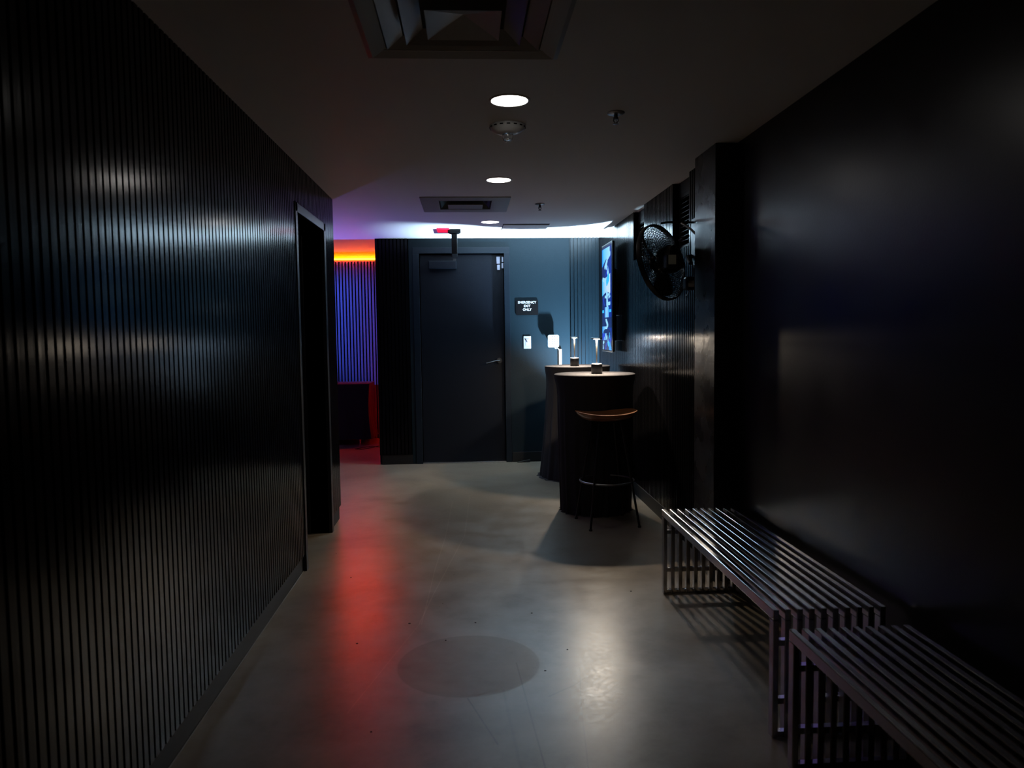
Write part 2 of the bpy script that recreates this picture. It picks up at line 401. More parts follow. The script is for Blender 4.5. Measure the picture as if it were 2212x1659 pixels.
# ------------------------------------------------------------------ wall things
def text_mesh(body, size, loc, m, parent, name='lettering', rot=(PI/2,0,0), bold=0.0):
    cu = bpy.data.curves.new('tmp','FONT'); cu.body = body; cu.size = size; cu.align_x = 'CENTER'; cu.align_y = 'CENTER'
    cu.space_line = 1.12; cu.extrude = .0006; cu.offset = bold
    t = bpy.data.objects.new('tmp', cu); COL.objects.link(t)
    dg = bpy.context.evaluated_depsgraph_get(); dg.update()
    me = bpy.data.meshes.new_from_object(t.evaluated_get(dg)); bpy.data.objects.remove(t)
    o = bpy.data.objects.new(name, me); COL.objects.link(o); me.materials.clear(); me.materials.append(m)
    if parent is not None:
        o.parent = parent; o.matrix_parent_inverse = Matrix.Translation(-parent.location)
    o.location = loc; o.rotation_euler = rot
    return o
def round_rect(mb, cx, cz, w, h, r, y0, y1, n=5):
    pts = []
    for (sx, sz, a0) in ((1,1,0),(-1,1,90),(-1,-1,180),(1,-1,270)):
        for k in range(n+1):
            a = R_(a0+90*k/n); pts.append((cx+sx*(w/2-r)+r*math.cos(a), cz+sz*(h/2-r)+r*math.sin(a)))
    A = [mb.bm.verts.new((x,y0,z)) for x,z in pts]; B = [mb.bm.verts.new((x,y1,z)) for x,z in pts]
    k = len(pts)
    for i in range(k): mb.bm.faces.new((A[i],A[(i+1)%k],B[(i+1)%k],B[i]))
    mb.bm.faces.new(A[::-1]); mb.bm.faces.new(B); return mb

sg = thing('exit_sign_plate', (.649,YF,1.66), 'small black wall sign reading EMERGENCY EXIT ONLY in white beside the door', 'sign')
round_rect(MB(), .649, 1.662, .238, .160, .012, YF-.008, YF).build('plate', M['signblack'], sg)
text_mesh('EMERGENCY\nEXIT\nONLY', .0345, (.649,YF-.0085,1.678), M['signwhite'], sg, bold=.0006)
sw = thing('light_switch', (.647,YF,1.29), 'white light switch plate on the teal wall below the black sign', 'light switch')
round_rect(MB(), .647, 1.291, .080, .134, .004, YF-.007, YF).build('plate', M['whiteplastic'], sw, bevel=.002)
MB().box(.629,.665,YF-.009,YF-.006,1.257,1.325).build('switch_frame', M['silver'], sw)
MB().box(.643,.651,YF-.022,YF-.009,1.285,1.300).build('toggle', M['whiteplastic'], sw, bevel=.001)
kp = thing('alarm_keypad', (.921,YF,1.30), 'white square alarm keypad held off the back wall above the far high table', 'keypad')
round_rect(MB(), .921, 1.302, .120, .134, .018, YF-.075, YF-.050).build('case', M['whiteplastic'], kp, bevel=.003)
MB().box(.885,.955,YF-.05,YF,1.27,1.33).build('mount', M['whiteplastic'], kp)
mb = MB()
for i in range(4):
    for j in range(4):
        if i == 0 and j in (0,): continue
        x = .878+i*.026+(.008 if i else 0); z = 1.345-j*.025
        MB().box(x-.003,x+.004,YF-.0765,YF-.074,z-.003,z+.003).build('key', M['greyplastic'], kp)
mb = MB(); mb.tube([(.935,YF-.06,1.236),(.945,YF-.055,1.222),(.962,YF-.04,1.226),(.975,YF-.03,1.222),(.985,YF-.02,1.213),(.99,YF-.012,1.20)],.0035)
mb.build('keypad_cord', M['whiteplastic'], kp, smooth=True)
tag(MB().box(.985,1.017,YF-.018,YF,.30,1.216).build('cable_cover', M['whiteplastic'], bevel=.003), 'white vertical cable cover strip running down the wall under the keypad', 'cable cover')

# television
tv = thing('television', (1.36,7.25,1.72), 'slim upright television showing a blue picture on the slatted right wall', 'television')
TY0, TY1, TZ0, TZ1, TX = 6.975, 7.505, 1.207, 2.226, 1.345
MB().box(TX,TX+.022,TY0,TY1,TZ0,TZ1).box(TX+.022,TX+.05,TY0+.06,TY1-.06,TZ0+.10,TZ1-.25).build('casing', M['signblack'], tv, bevel=.004)
MB().box(TX+.05,XF,7.12,7.36,1.55,1.85).build('wall_bracket', M['blackmetal'], tv)
# thin bright bezel at top and bottom
MB().box(TX-.002,TX+.01,TY0,TY1,TZ1,TZ1+.004).build('bezel', M['gunmetal'], tv); MB().box(TX-.002,TX+.01,TY0,TY1,TZ0-.004,TZ0).build('bezel', M['gunmetal'], tv)
# the picture on the screen: a grid of coloured cells
NU, NV = 46, 150
def seg_d(px,py,x0,y0,x1,y1):
    l2 = (x1-x0)**2+(y1-y0)**2; t = max(0,min(1,((px-x0)*(x1-x0)+(py-y0)*(y1-y0))/l2))
    return math.hypot(px-x0-t*(x1-x0), (py-y0-t*(y1-y0))*1.9)
navy=(.004,.010,.10); blue=(.006,.035,.55); sky=(.015,.28,.95); pale=(.28,.62,.95); cyan=(.03,.45,.95)
def lerp(a,b,t): t=max(0,min(1,t)); return tuple(x+(y-x)*t for x,y in zip(a,b))
def picture(u, v):      # u 0 = far side .. 1 = near side, v 0 = top .. 1 = bottom
    c = lerp(navy,(.003,.02,.28), u)
    arch = .175-.10*math.sin(min(1,max(0,u/.9))*PI/2)
    if v < arch+.02 and u < .82: c = lerp(cyan,pale,(u*1.3)) if u>.12 else sky
    if v < .018: c = navy
    if .33-.05*u**2-.02 < v < .475+.03*math.sin(u*PI)*-1 and u < .88: c = lerp(cyan,(.50,.66,.80), u*1.8)
    for (x0,y0,x1,y1,w,cc) in [(.55,.13,.45,.19,.07,pale),(.45,.19,.62,.24,.06,pale),(.62,.24,.70,.31,.08,pale),(.70,.31,.52,.345,.08,cyan),
        (.62,.12,.86,.09,.04,pale),(.30,.20,.50,.15,.04,pale),(.42,.28,.60,.21,.03,blue),(.08,.31,.35,.33,.04,pale),
        (.52,.47,.56,.60,.09,pale),(.30,.49,.80,.465,.025,pale),(.56,.56,.84,.555,.03,pale),(.12,.50,.22,.56,.03,blue),(.7,.50,.85,.49,.02,pale)]:
        if seg_d(u,v,x0,y0,x1,y1) < w: c = cc
    if .585 < v < .685 and .28 < u < .72: c = lerp(sky,pale,1-abs(u-.5)*4)
    if .61 < v < .64 and (u < .2 or .74 < u < .95): c = cyan
    if .685 < v < .70: c = navy
    if .70 < v < .79: c = pale if abs(u-.50-.06*math.sin(v*60)) < .09 else navy
    if .775 < v < .845 and u < .55: c = lerp(sky,pale,u*2.4)
    if v > .80 and (u-.5)**2/.16+(v-.845)**2/.0028 < 1: c = navy
    if .84 < v < .91 and u < .45: c = pale if u > .25-2*(v-.86) and abs(u-.30)>.05 else blue
    if v > .91: c = lerp(navy,(.004,.015,.09),u)
    for (x0,y0,x1,y1,w,cc) in [(.85,.91,.70,.945,.05,blue),(.62,.93,.80,.965,.05,cyan),(.80,.965,.88,1.0,.09,sky),(.42,.945,.36,1.0,.035,blue),
        (.10,.935,.18,.925,.03,pale),(.08,.975,.08,1.0,.04,pale),(.60,.87,.62,.92,.02,pale),(.35,.86,.48,.88,.03,pale),(.78,.85,.8,.88,.03,cyan)]:
        if seg_d(u,v,x0,y0,x1,y1) < w: c = cc
    return c
me = bpy.data.meshes.new('screen')
vv, ff = [], []
ya, yb, za, zb = TY1-.012, TY0+.035, TZ1-.014, TZ0+.014
for j in range(NV+1):
    for i in range(NU+1): vv.append((TX-.0015, ya+(yb-ya)*i/NU, za+(zb-za)*j/NV))
for j in range(NV):
    for i in range(NU): a = j*(NU+1)+i; ff.append((a,a+1,a+NU+2,a+NU+1))
me.from_pydata(vv, [], ff)
ca = me.color_attributes.new('picture','FLOAT_COLOR','CORNER')
k = 0
for j in range(NV):
    for i in range(NU):
        c = picture((i+.5)/NU, (j+.5)/NV)
        for _ in range(4): ca.data[k].color = (*c,1); k += 1
so = bpy.data.objects.new('screen', me); COL.objects.link(so)
so.parent = tv; so.matrix_parent_inverse = Matrix.Translation(-tv.location)
ms = bpy.data.materials.new('screen_picture'); ms.use_nodes = True
b = ms.node_tree.nodes['Principled BSDF']; at = ms.node_tree.nodes.new('ShaderNodeVertexColor'); at.layer_name = 'picture'
b.inputs['Base Color'].default_value = (.005,.005,.006,1); b.inputs['Roughness'].default_value = .2
ms.node_tree.links.new(at.outputs['Color'], b.inputs['Emission Color']); b.inputs['Emission Strength'].default_value = 1.15
me.materials.append(ms)

# louvred vents in the right wall bays
for i, (a,b_,z) in enumerate(VB):
    t = thing('wall_vent', (XB+.05,(a+b_)/2,(z+2.32)/2), ['black louvred wall vent high on the slatted wall, farther one nearer the television','black louvred wall vent high beside the pillar, nearer one behind the fan'][i], 'vent', 'louvred vents in the right wall')
    zt = 2.315
    MB().box(XB+.03,XB+.055,a+.005,a+.03,z+.004,zt).box(XB+.03,XB+.055,b_-.03,b_-.005,z+.004,zt).box(XB+.03,XB+.055,a+.03,b_-.03,zt-.022,zt).box(XB+.03,XB+.055,a+.03,b_-.03,z+.004,z+.025).box(XB+.028,XB+.089,a+.002,b_-.002,zt,H-.002).build('vent_frame', M['ventblack'], t)
    mb = MB(); n = 11
    for k in range(n):
        zz = z+.035+(zt-z-.06)*k/(n-1)
        v4 = [(XB+.034,zz-.006),(XB+.034,zz-.002),(XB+.062,zz+.014),(XB+.062,zz+.010)]
        A = [mb.bm.verts.new((x,a+.03,q)) for x,q in v4]; B = [mb.bm.verts.new((x,b_-.03,q)) for x,q in v4]
        for q in range(4): mb.bm.faces.new((A[q],A[(q+1)%4],B[(q+1)%4],B[q]))
        mb.bm.faces.new(A); mb.bm.faces.new(B)
    mb.build('louvres', M['ventblack'], t)

# ------------------------------------------------------------------ ceiling things
dl_lab = ['round recessed ceiling downlight nearest the camera, in front of the smoke detector',
          'round recessed ceiling downlight between the smoke detector and the far air vent',
          'small far round recessed ceiling downlight just before the exit door']
for i,(x,y) in enumerate([(.201,3.35),(.2265,5.06),(.2275,6.957)]):
    t = thing('downlight', (x,y,H), dl_lab[i], 'ceiling light', 'recessed downlights')
    MB().lathe([(.0775,0),(.0905,0),(.0905,-.002),(.088,-.004),(.080,-.005),(.0775,-.003)], 48, (x,y,H), close=False).build('trim_ring', M['offwhite'], t, smooth=True)
    MB().lathe([(.0774,0),(.0772,-.003),(.066,-.006),(.035,-.008),(.002,-.0085)], 48, (x,y,H)).build('lens', M['lens'], t)
# smoke detector with strobe
x,y = .214,3.755
t = thing('smoke_detector', (x,y,H), 'round white ceiling smoke detector with a clear bulb below, between two downlights', 'smoke detector')
MB().lathe([(.088,0),(.088,-.008),(.082,-.018),(.060,-.034),(.036,-.040)], 48, (x,y,H)).build('housing', M['offwhite'], t, smooth=True)
mb = MB()
for k in range(16):
    a = 2*PI*k/16; m_ = Matrix.Translation((x,y,H)) @ Matrix.Rotation(a,4,'Z')
    mb.box(.076,.088,-.008,.008,-.014,-.0085, m_)
mb.build('slots', M['signblack'], t)
MB().lathe([(.026,-.0405),(.027,-.058),(.022,-.070),(.010,-.077),(.002,-.078)], 32, (x,y,H)).build('strobe_lens', M['glass'], t, smooth=True)
MB().lathe([(.012,-.042),(.012,-.062),(.004,-.066)], 16, (x,y,H)).build('strobe_core', M['chrome'], t, smooth=True)
# sprinklers
sp_lab = ['ceiling fire sprinkler nearer the camera, right of the smoke detector','far ceiling fire sprinkler beyond the second downlight']
for i,(x,y,s) in enumerate([(.70,3.53,1.0),(.587,6.0,.95)]):
    t = thing('fire_sprinkler', (x,y,H), sp_lab[i], 'sprinkler', 'ceiling sprinklers')
    MB().lathe([(.040*s,0),(.041*s,-.003),(.034*s,-.008),(.014*s,-.010)], 32, (x,y,H)).build('escutcheon', M['gunmetal'], t, smooth=True)
    mb = MB().cyl((x,y,H-.01),(x,y,H-.03),.009*s)
    mb.tube([(x-.009*s,y,H-.022),(x-.011*s,y,H-.038),(x,y,H-.050)],.0022,6).tube([(x+.009*s,y,H-.022),(x+.011*s,y,H-.038),(x,y,H-.050)],.0022,6)
    mb.build('frame', M['blackmetal'], t)
    MB().cyl((x,y,H-.031),(x,y,H-.046),.0025).build('bulb', M['ledred' if False else 'gunmetal'], t)
    MB().lathe([(.003,-.048),(.013*s,-.050),(.014*s,-.052),(.004,-.053)], 20, (x,y,H)).build('deflector', M['blackmetal'], t, smooth=True)
# air vents
def frustum_ring(mb, cx, cy, o, zo, i, zi, th=.004):
    # square ring plate from outer half size o at height zo to inner half size i at zi
    def sq(h, z): return [(cx-h,cy-h,z),(cx+h,cy-h,z),(cx+h,cy+h,z),(cx-h,cy+h,z)]
    A = [mb.bm.verts.new(p) for p in sq(o,zo)]; B = [mb.bm.verts.new(p) for p in sq(i,zi)]
    C_ = [mb.bm.verts.new(p) for p in sq(o,zo+th)]; D = [mb.bm.verts.new(p) for p in sq(i,zi+th)]
    for k in range(4):
        l = (k+1)%4
        mb.bm.faces.new((A[k],A[l],B[l],B[k])); mb.bm.faces.new((C_[k],C_[l],D[l],D[k]))
        mb.bm.faces.new((A[k],A[l],C_[l],C_[k])); mb.bm.faces.new((B[k],B[l],D[l],D[k]))
x,y = .005,2.50
t = thing('air_vent', (x,y,H), 'large square stepped ceiling air vent at the top edge of the photo, nearest the camera', 'air vent', 'square ceiling air vents')
mb = MB(); frustum_ring(mb,x,y,.342,H-.006,.325,H-.012,.006); frustum_ring(mb,x,y,.325,H-.012,.272,H+.004,.004)
mb.build('vent_frame', M['ventdark'], t)
for o_,i_,z0,z1 in ((.266,.208,H-.003,H+.024),(.194,.136,H-.014,H+.020)):
    mb = MB(); frustum_ring(mb,x,y,o_,z0,i_,z1); mb.build('vent_cone', M['ventdark'], t)
mb = MB(); vsx = [(-.118,-.118),(.118,-.118),(.118,.118),(-.118,.118)]
A = [mb.bm.verts.new((x+a,y+c,H-.024)) for a,c in vsx]; top = mb.bm.verts.new((x,y,H+.012))
for k in range(4): mb.bm.faces.new((A[k],A[(k+1)%4],top))
mb.build('vent_core', M['ventdark'], t)
x,y = .006,6.02
t = thing('air_vent', (x,y,H), 'flat square ceiling air vent with a dark slot, between the second and third downlights', 'air vent', 'square ceiling air vents')
mb = MB()
mb.box(x-.337,x-.20,y-.337,y+.337,H-.008,H-.0005).box(x+.20,x+.337,y-.337,y+.337,H-.008,H-.0005).box(x-.20,x+.20,y-.337,y-.20,H-.008,H-.0005).box(x-.20,x+.20,y+.20,y+.337,H-.008,H-.0005)
mb.build('vent_frame', M['ventdark'], t, bevel=.002)
MB().box(x-.135,x+.135,y-.04,y+.15,H-.012,H-.004).build('vent_core', M['ventdark'], t, bevel=.002)
mb = MB(); frustum_ring(mb,x,y,.19,H+.0,.14,H+.05); mb.build('vent_cone', M['ventblack'], t)
# access panel
t = thing('access_panel', (.568,7.30,H), 'flat square access panel in the ceiling near the far right corner', 'access panel')
MB().box(.352,.785,7.10,7.49,H-.004,H-.0005).build('frame', M['ventblack'], t)
MB().box(.358,.779,7.112,7.484,H-.012,H-.0042).build('hatch', M['ceil'], t, bevel=.002)
# ceiling hung exit sign seen edge on, with red light on its left
t = thing('exit_light', (-.105,7.55,H), 'black ceiling hung exit light seen edge-on, with red glow on its left side', 'exit light')
mb = MB()
A = [mb.bm.verts.new((-.105+a*.062,7.50+c*.07,H-.0005)) for a,c in ((-1,-1),(1,-1),(1,1),(-1,1))]
B = [mb.bm.verts.new((-.105+a*.062,7.50+c*.07,H-.022)) for a,c in ((-1,-1),(1,-1),(1,1),(-1,1))]
C_ = [mb.bm.verts.new((-.105+a*.028,7.50+c*.06,H-.036)) for a,c in ((-1,-1),(1,-1),(1,1),(-1,1))]
for P_,Q_ in ((A,B),(B,C_)):
    for k in range(4): mb.bm.faces.new((P_[k],P_[(k+1)%4],Q_[(k+1)%4],Q_[k]))
mb.bm.faces.new(A); mb.bm.faces.new(C_)
mb.build('canopy', M['signblack'], t)
MB().box(-.132,-.078,7.46,7.76,2.165,H-.036).build('housing', M['signblack'], t, bevel=.004)
MB().box(-.268,-.150,7.345,7.635,H-.006,H-.0005).build('red_glow_panel', M['redglow'], t)  # glowing panel drawn where the sign's red light falls on the ceiling

# ------------------------------------------------------------------ benches
def bench(x0, y0, y1, label, turn=0.0):
    t = thing('steel_bench', ((x0+.197),(y0+y1)/2,0), label, 'bench', 'slatted steel benches along the right wall')
    HT, sw_, p, rd = .45, .020, .0415, .036
    for k in range(10):
        xa = x0+k*p
        MB().box(xa,xa+sw_,y0,y1,HT-rd,HT).build('seat_slat', M['steel'], t, bevel=.0025)
        MB().box(xa,xa+sw_,y0,y0+rd,0,HT-rd).build('leg', M['steel'], t, bevel=.0025)
        MB().box(xa,xa+sw_,y1-rd,y1,0,HT-rd).build('leg', M['steel'], t, bevel=.0025)
    for yy in (y0, y1-rd):
        for z in (.0, .118, .322):
            MB().box(x0+sw_*.5, x0+9*p+sw_*.5, yy+.006, yy+rd-.006, z, z+.020).build('crossbar', M['steel'], t)
    if turn:
        t.rotation_euler.z = turn
    return t
bench(1.022, 2.462, 3.945, 'long slatted steel bench farther from the camera, standing next to the pillar')
bench(1.006, .82, 2.302, 'long slatted steel bench nearest the camera in the bottom right corner')

# ------------------------------------------------------------------ high tables with black cloths
def cloth(cx, cy, rt, rw, zw, rb, seed, folds, squash=None, puddle=.0):
    rg = random.Random(seed); ph = [rg.uniform(0,2*PI) for _ in range(5)]
    n, zt = 144, 1.072
    mb = MB(); rings = []
    prof = [(0.001,zt,0),(rt*.5,zt,0),(rt-.004,zt,0),(rt+.0015,zt-.004,0),(rt+.002,zt-.025,0)]
    for k in range(1,15):
        f = k/14; z = zt-.025-(zt-.025-.004)*f
        if z > zw:
            q = (zt-.025-z)/(zt-.025-zw); r = rt+(rw-rt)*(math.sin(q*PI/2)); a = .25*q
        else:
            q = (zw-z)/(zw-.004); r = rw+(rb-rw)*q**1.5; a = .25+.75*q
        prof.append((r,z,a))
    prof.append((rb+puddle,.002,1.1))
    for (r,z,a) in prof:
        ring = []
        for i in range(n):
            th = 2*PI*i/n
            w_ = math.sin(folds*th+ph[0]+.5*math.sin(2*th))*.6+math.sin((folds*1.7)//1*th+ph[1])*.3+math.sin(5*th+ph[2])*.35
            rr = r+a*.013*w_
            x = cx+rr*math.cos(th); y = cy+rr*math.sin(th)
            if squash: x = min(x, squash)
            ring.append(mb.bm.verts.new((x,y,z)))
        rings.append(ring)
    for A,B in zip(rings,rings[1:]):
        for i in range(n): mb.bm.faces.new((A[i],A[(i+1)%n],B[(i+1)%n],B[i]))
    mb.bm.faces.new(rings[0][::-1])
    return mb
def high_table(cx, cy, lab):
    t = thing('high_table', (cx,cy,0), lab, 'table', 'round high tables')
    MB().lathe([(.309,1.045),(.309,1.069)],48,(cx,cy,0)).build('tabletop', M['blackmetal'], t)
    MB().cyl((cx,cy,.02),(cx,cy,1.045),.03).build('post', M['blackmetal'], t, smooth=True)
    MB().lathe([(.22,.004),(.21,.015),(.04,.03)],32,(cx,cy,0)).build('foot', M['blackmetal'], t, smooth=True)
high_table(.990, 5.88, 'round high table under the nearer black cloth, behind the wooden stool')
high_table(1.062, 7.30, 'round high table under the farther black cloth, below the keypad')
tag(cloth(.990,5.88,.313,.292,.90,.272,3,22,puddle=.012).build('tablecloth', M['cloth'], smooth=True), 'black cloth draped to the floor over the nearer high table, behind the wooden stool', 'tablecloth', 'black cloths on the high tables')
tag(cloth(1.062,7.30,.313,.300,.92,.37,9,18,squash=1.412,puddle=.03).build('tablecloth', M['cloth'], smooth=True), 'black cloth draped to the floor over the farther high table by the back wall', 'tablecloth', 'black cloths on the high tables')

# table lamps
def lamp(x, y, lab, tilt, dome):
    z = 1.0725
    t = thing('table_lamp', (x,y,z), lab, 'table lamp', 'cordless table lamps on the high tables')
    MB().lathe([(.040,0),(.0425,.003),(.0425,.072),(.039,.076)],40,(x,y,z)).build('base', M['blackmetal'], t, smooth=True)
    MB().lathe([(.0375,.0762),(.038,.0795),(.010,.081)],40,(x,y,z)).build('base_rim', M['silver'], t, smooth=True)
    MB().cyl((x,y,z+.078),(x,y,z+.262),.0045,.0075,n=16).build('stem', mat('lamp_stem',(.04,.037,.033),.4,metal=.2), t, smooth=True)
    rot = Matrix.Translation((x,y,z+.268)) @ Matrix.Rotation(R_(tilt),4,'X')
    MB().lathe([(.012,.012),(.040,.010),(.0445,.006),(.0445,.001),(.043,.0),(.009,.0)],40,mtx=rot.to_3x3(),c=rot.translation).build('head', M['blackmetal'], t, smooth=True)
    MB().lathe([(.0085,-dome),(.018,-dome*.85),(.024,-dome*.5),(.026,-.0004)],40,mtx=rot.to_3x3(),c=rot.translation,close=False).build('lamp_lens', M['lamplens'], t)
    return t
lamp(1.000, 5.83, 'small lit table lamp with black base on the nearer high table', 0, .0010)
lamp(1.022, 7.20, 'small lit table lamp with black base on the farther high table', 0, .0008)

# ------------------------------------------------------------------ stool
t = thing('bar_stool', (1.0,5.44,0), 'tall bar stool with a curved brown wooden seat and four thin black legs', 'stool')
ang = math.atan2(.06,.37)
cx, cy = .998, 5.425
mb = MB(); NX, NY = 36, 18
W, D = .225, .165
def seat_pt(u, v, bottom):
    # u,v in the unit disc, saddle shape raised at both ends and scooped
    x = u*W; y = v*D
    r = math.sqrt(u*u+v*v)
    z = .802+.028*abs(u)**2.4+.006*(-min(0,v))**2+.016*max(0,v)**2*max(0,u)**.8+.004*max(0,v)
    if bottom: z -= .006+.046*max(0,1-r**2.6)**.55+.012*abs(u)**2*(1-r**4)
    return x, y, z
def disc(bottom):
    rings = []
    for k in range(0,11):
        r = k/10
        rings.append([seat_pt(r*math.copysign(abs(math.cos(2*PI*i/64))**.9,math.cos(2*PI*i/64)), r*math.copysign(abs(math.sin(2*PI*i/64))**.9,math.sin(2*PI*i/64)), bottom) for i in range(64)])
    return rings
ca_, sa_ = math.cos(ang*.5), math.sin(ang*.5)
def tf(p): return (cx+p[0]*ca_-p[1]*sa_, cy+p[0]*sa_+p[1]*ca_, p[2])
T_ = [[mb.bm.verts.new(tf(p)) for p in r] for r in disc(False)]
B_ = [[mb.bm.verts.new(tf(p)) for p in r] for r in disc(True)]
for G in (T_,B_):
    for k in range(10):
        for i in range(64): mb.bm.faces.new((G[k][i],G[k][(i+1)%64],G[k+1][(i+1)%64],G[k+1][i]))
for i in range(64): mb.bm.faces.new((T_[10][i],T_[10][(i+1)%64],B_[10][(i+1)%64],B_[10][i]))
bmesh.ops.remove_doubles(mb.bm, verts=mb.bm.verts, dist=1e-5)
mb.build('seat', M['wood'], t, smooth=True)
feet = [(.847,5.223),(1.207,5.283),(.797,5.583),(1.157,5.640)]
fc = (sum(f[0] for f in feet)/4, sum(f[1] for f in feet)/4)
ring = []
for (fx,fy) in feet:
    tx, ty = fc[0]+(fx-fc[0])*.45, fc[1]+(fy-fc[1])*.42
    MB().tube([(fx,fy,.008),(tx,ty,.757)],.0085,12).build('leg', M['blackmetal'], t, smooth=True)
    MB().cyl((fx,fy,0),(fx,fy,.012),.012).build('foot_cap', M['cable'], t)
q = 1-.34/.757*.56
R1 = (math.dist(feet[0],feet[3])/2)*q
pts = [(fc[0]+R1*math.cos(2*PI*i/48), fc[1]+R1*math.sin(2*PI*i/48), .318) for i in range(48)]
MB().tube(pts,.0075,10,closed=True).build('foot_ring', M['gunmetal'], t, smooth=True)
MB().box(fc[0]-.09,fc[0]+.09,fc[1]-.07,fc[1]+.07,.742,.748).build('seat_plate', M['blackmetal'], t)

# ------------------------------------------------------------------ wall fan
FC = Vector((1.195,4.62,1.815))
t = thing('wall_fan', (1.195,4.62,1.815), 'black round wall fan with wire guard and a pale label, mounted by the pillar', 'fan')
ax = Vector((-.66,.72,-.22)).normalized()            # blowing direction, away to the far left and down
q = ax.to_track_quat('Z','Y').to_matrix()
def fp(r, a, h): return FC + q @ Vector((r*math.cos(a), r*math.sin(a), h))
RF = .232
# drum ring
mb = MB()
mb.lathe([(RF,-.014),(RF+.005,-.014),(RF+.007,-.005),(RF+.006,.014),(RF-.001,.016),(RF-.004,.01),(RF-.004,-.012),(RF,-.014)],64,FC,q,close=False)
mb.build('shroud', M['fanblack'], t, smooth=True)
def guard(sgn, name, nr, nw, depth, h0):
    mb = MB()
    def prof(f):    # f 0 centre .. 1 rim
        return RF*(.12+.88*f), h0+sgn*depth*(1-f**2.6)
    for k in range(nw):
        a0 = 2*PI*k/nw
        mb.tube([fp(prof(f)[0], a0+.10*f, prof(f)[1]) for f in (0,.2,.4,.6,.8,.93,1.0)], .0017, 4)
    for j in range(nr):
        f = j/(nr-1); r,h = prof(f)
        mb.tube([fp(r, 2*PI*i/48, h) for i in range(48)], .0016 if 0<j<nr-1 else .005, 5, closed=True)
    mb.build(name, M['fanblack'], t)
guard(-1,'rear_guard',19,80,.065,-.012)
guard(1,'front_guard',15,60,.04,.013)
mb = MB()   # hub cap on the front
mb.lathe([(.035,.052),(.035,.064),(.02,.068)],24,FC,q); mb.build('hub_cap', M['fanblack'], t, smooth=True)
for k in range(3):
    mb = MB(); a0 = 2*PI*k/3+.5; rows = []
    for i in range(9):
        f = i/8; r = .045+f*.165; w_ = .34+.42*math.sin(f*PI*.8)
        rows.append([(r, a0-w_/2+w_*j/6+.25*f, -.024+.055*j/6+.004) for j in range(7)])
    for dz in (0,.003):
        pass
    V0 = [[mb.bm.verts.new(fp(*p)) for p in row] for row in rows]
    V1 = [[mb.bm.verts.new(fp(p[0],p[1],p[2]+.003)) for p in row] for row in rows]
    for i in range(8):
        for j in range(6):
            mb.bm.faces.new((V0[i][j],V0[i][j+1],V0[i+1][j+1],V0[i+1][j])); mb.bm.faces.new((V1[i][j],V1[i+1][j],V1[i+1][j+1],V1[i][j+1]))
    for i in range(8):
        mb.bm.faces.new((V0[i][0],V0[i+1][0],V1[i+1][0],V1[i][0])); mb.bm.faces.new((V0[i][6],V1[i][6],V1[i+1][6],V0[i+1][6]))
    for j in range(6):
        mb.bm.faces.new((V0[0][j],V1[0][j],V1[0][j+1],V0[0][j+1])); mb.bm.faces.new((V0[8][j],V0[8][j+1],V1[8][j+1],V1[8][j]))
    mb.build('blade', M['fanblack'], t, smooth=True)
mo = MB(); mo.lathe([(.02,.02),(.055,.0),(.078,-.015),(.084,-.075),(.074,-.108),(.05,-.118)],32,FC,q)
motor = mo.build('motor', M['fanblack'], t, smooth=True)
MB().box(1.175,1.245,4.435,4.53,1.765,1.845).build('terminal_box', M['fanblack'], t, bevel=.006)
tag(MB().box(1.187,1.233,4.4335,4.4352,1.787,1.842).build('rating_label', M['label'], t), 'pale yellow label')
# bracket from the drum to the wall, top hook and switch box
MB().tube([FC+q@Vector((0,0,0))+Vector((0,0,RF+.004)), (1.235,4.66,2.062), (1.30,4.68,2.066), (XF,4.70,2.066)],.007,8).build('top_bracket', M['fanblack'], t, smooth=True)
MB().box(XF-.010,XF-.001,4.66,4.74,1.80,2.09).build('wall_plate', M['fanblack'], t, bevel=.003)
MB().tube([(1.318,4.62,2.050),(1.352,4.56,2.010),(1.386,4.52,1.965)],.0075,8).build('support_rod', M['gunmetal'], t, smooth=True)
mt = Matrix.Translation((1.345,4.66,1.965)) @ Matrix.Rotation(R_(-28),4,'Y') @ Matrix.Rotation(R_(25),4,'Z')
MB().box(-.032,.032,-.02,.02,-.008,.008,mt).build('bracket_tab', M['gunmetal'], t, bevel=.002)
MB().tube([FC+Vector((.20,.06,0)), (1.39,4.74,1.86), (XF-.006,4.72,1.86)],.014,8).build('yoke', M['fanblack'], t, smooth=True)
MB().tube([(1.392,4.66,1.84),(1.398,4.64,1.76),(1.385,4.62,1.72)],.004,6).build('power_cord', M['cable'], t)
MB().box(1.335,1.40,4.58,4.66,1.645,1.725).build('switch_box', M['fanblack'], t, bevel=.012)
MB().box(1.350,1.385,4.5775,4.5795,1.662,1.700).build('switch_label', M['label2'], t, bevel=.0005)
MB().tube([(1.362,4.60,1.64),(1.345,4.58,1.618),(1.335,4.58,1.612)],.004,6).build('switch_lever', M['gunmetal'], t)

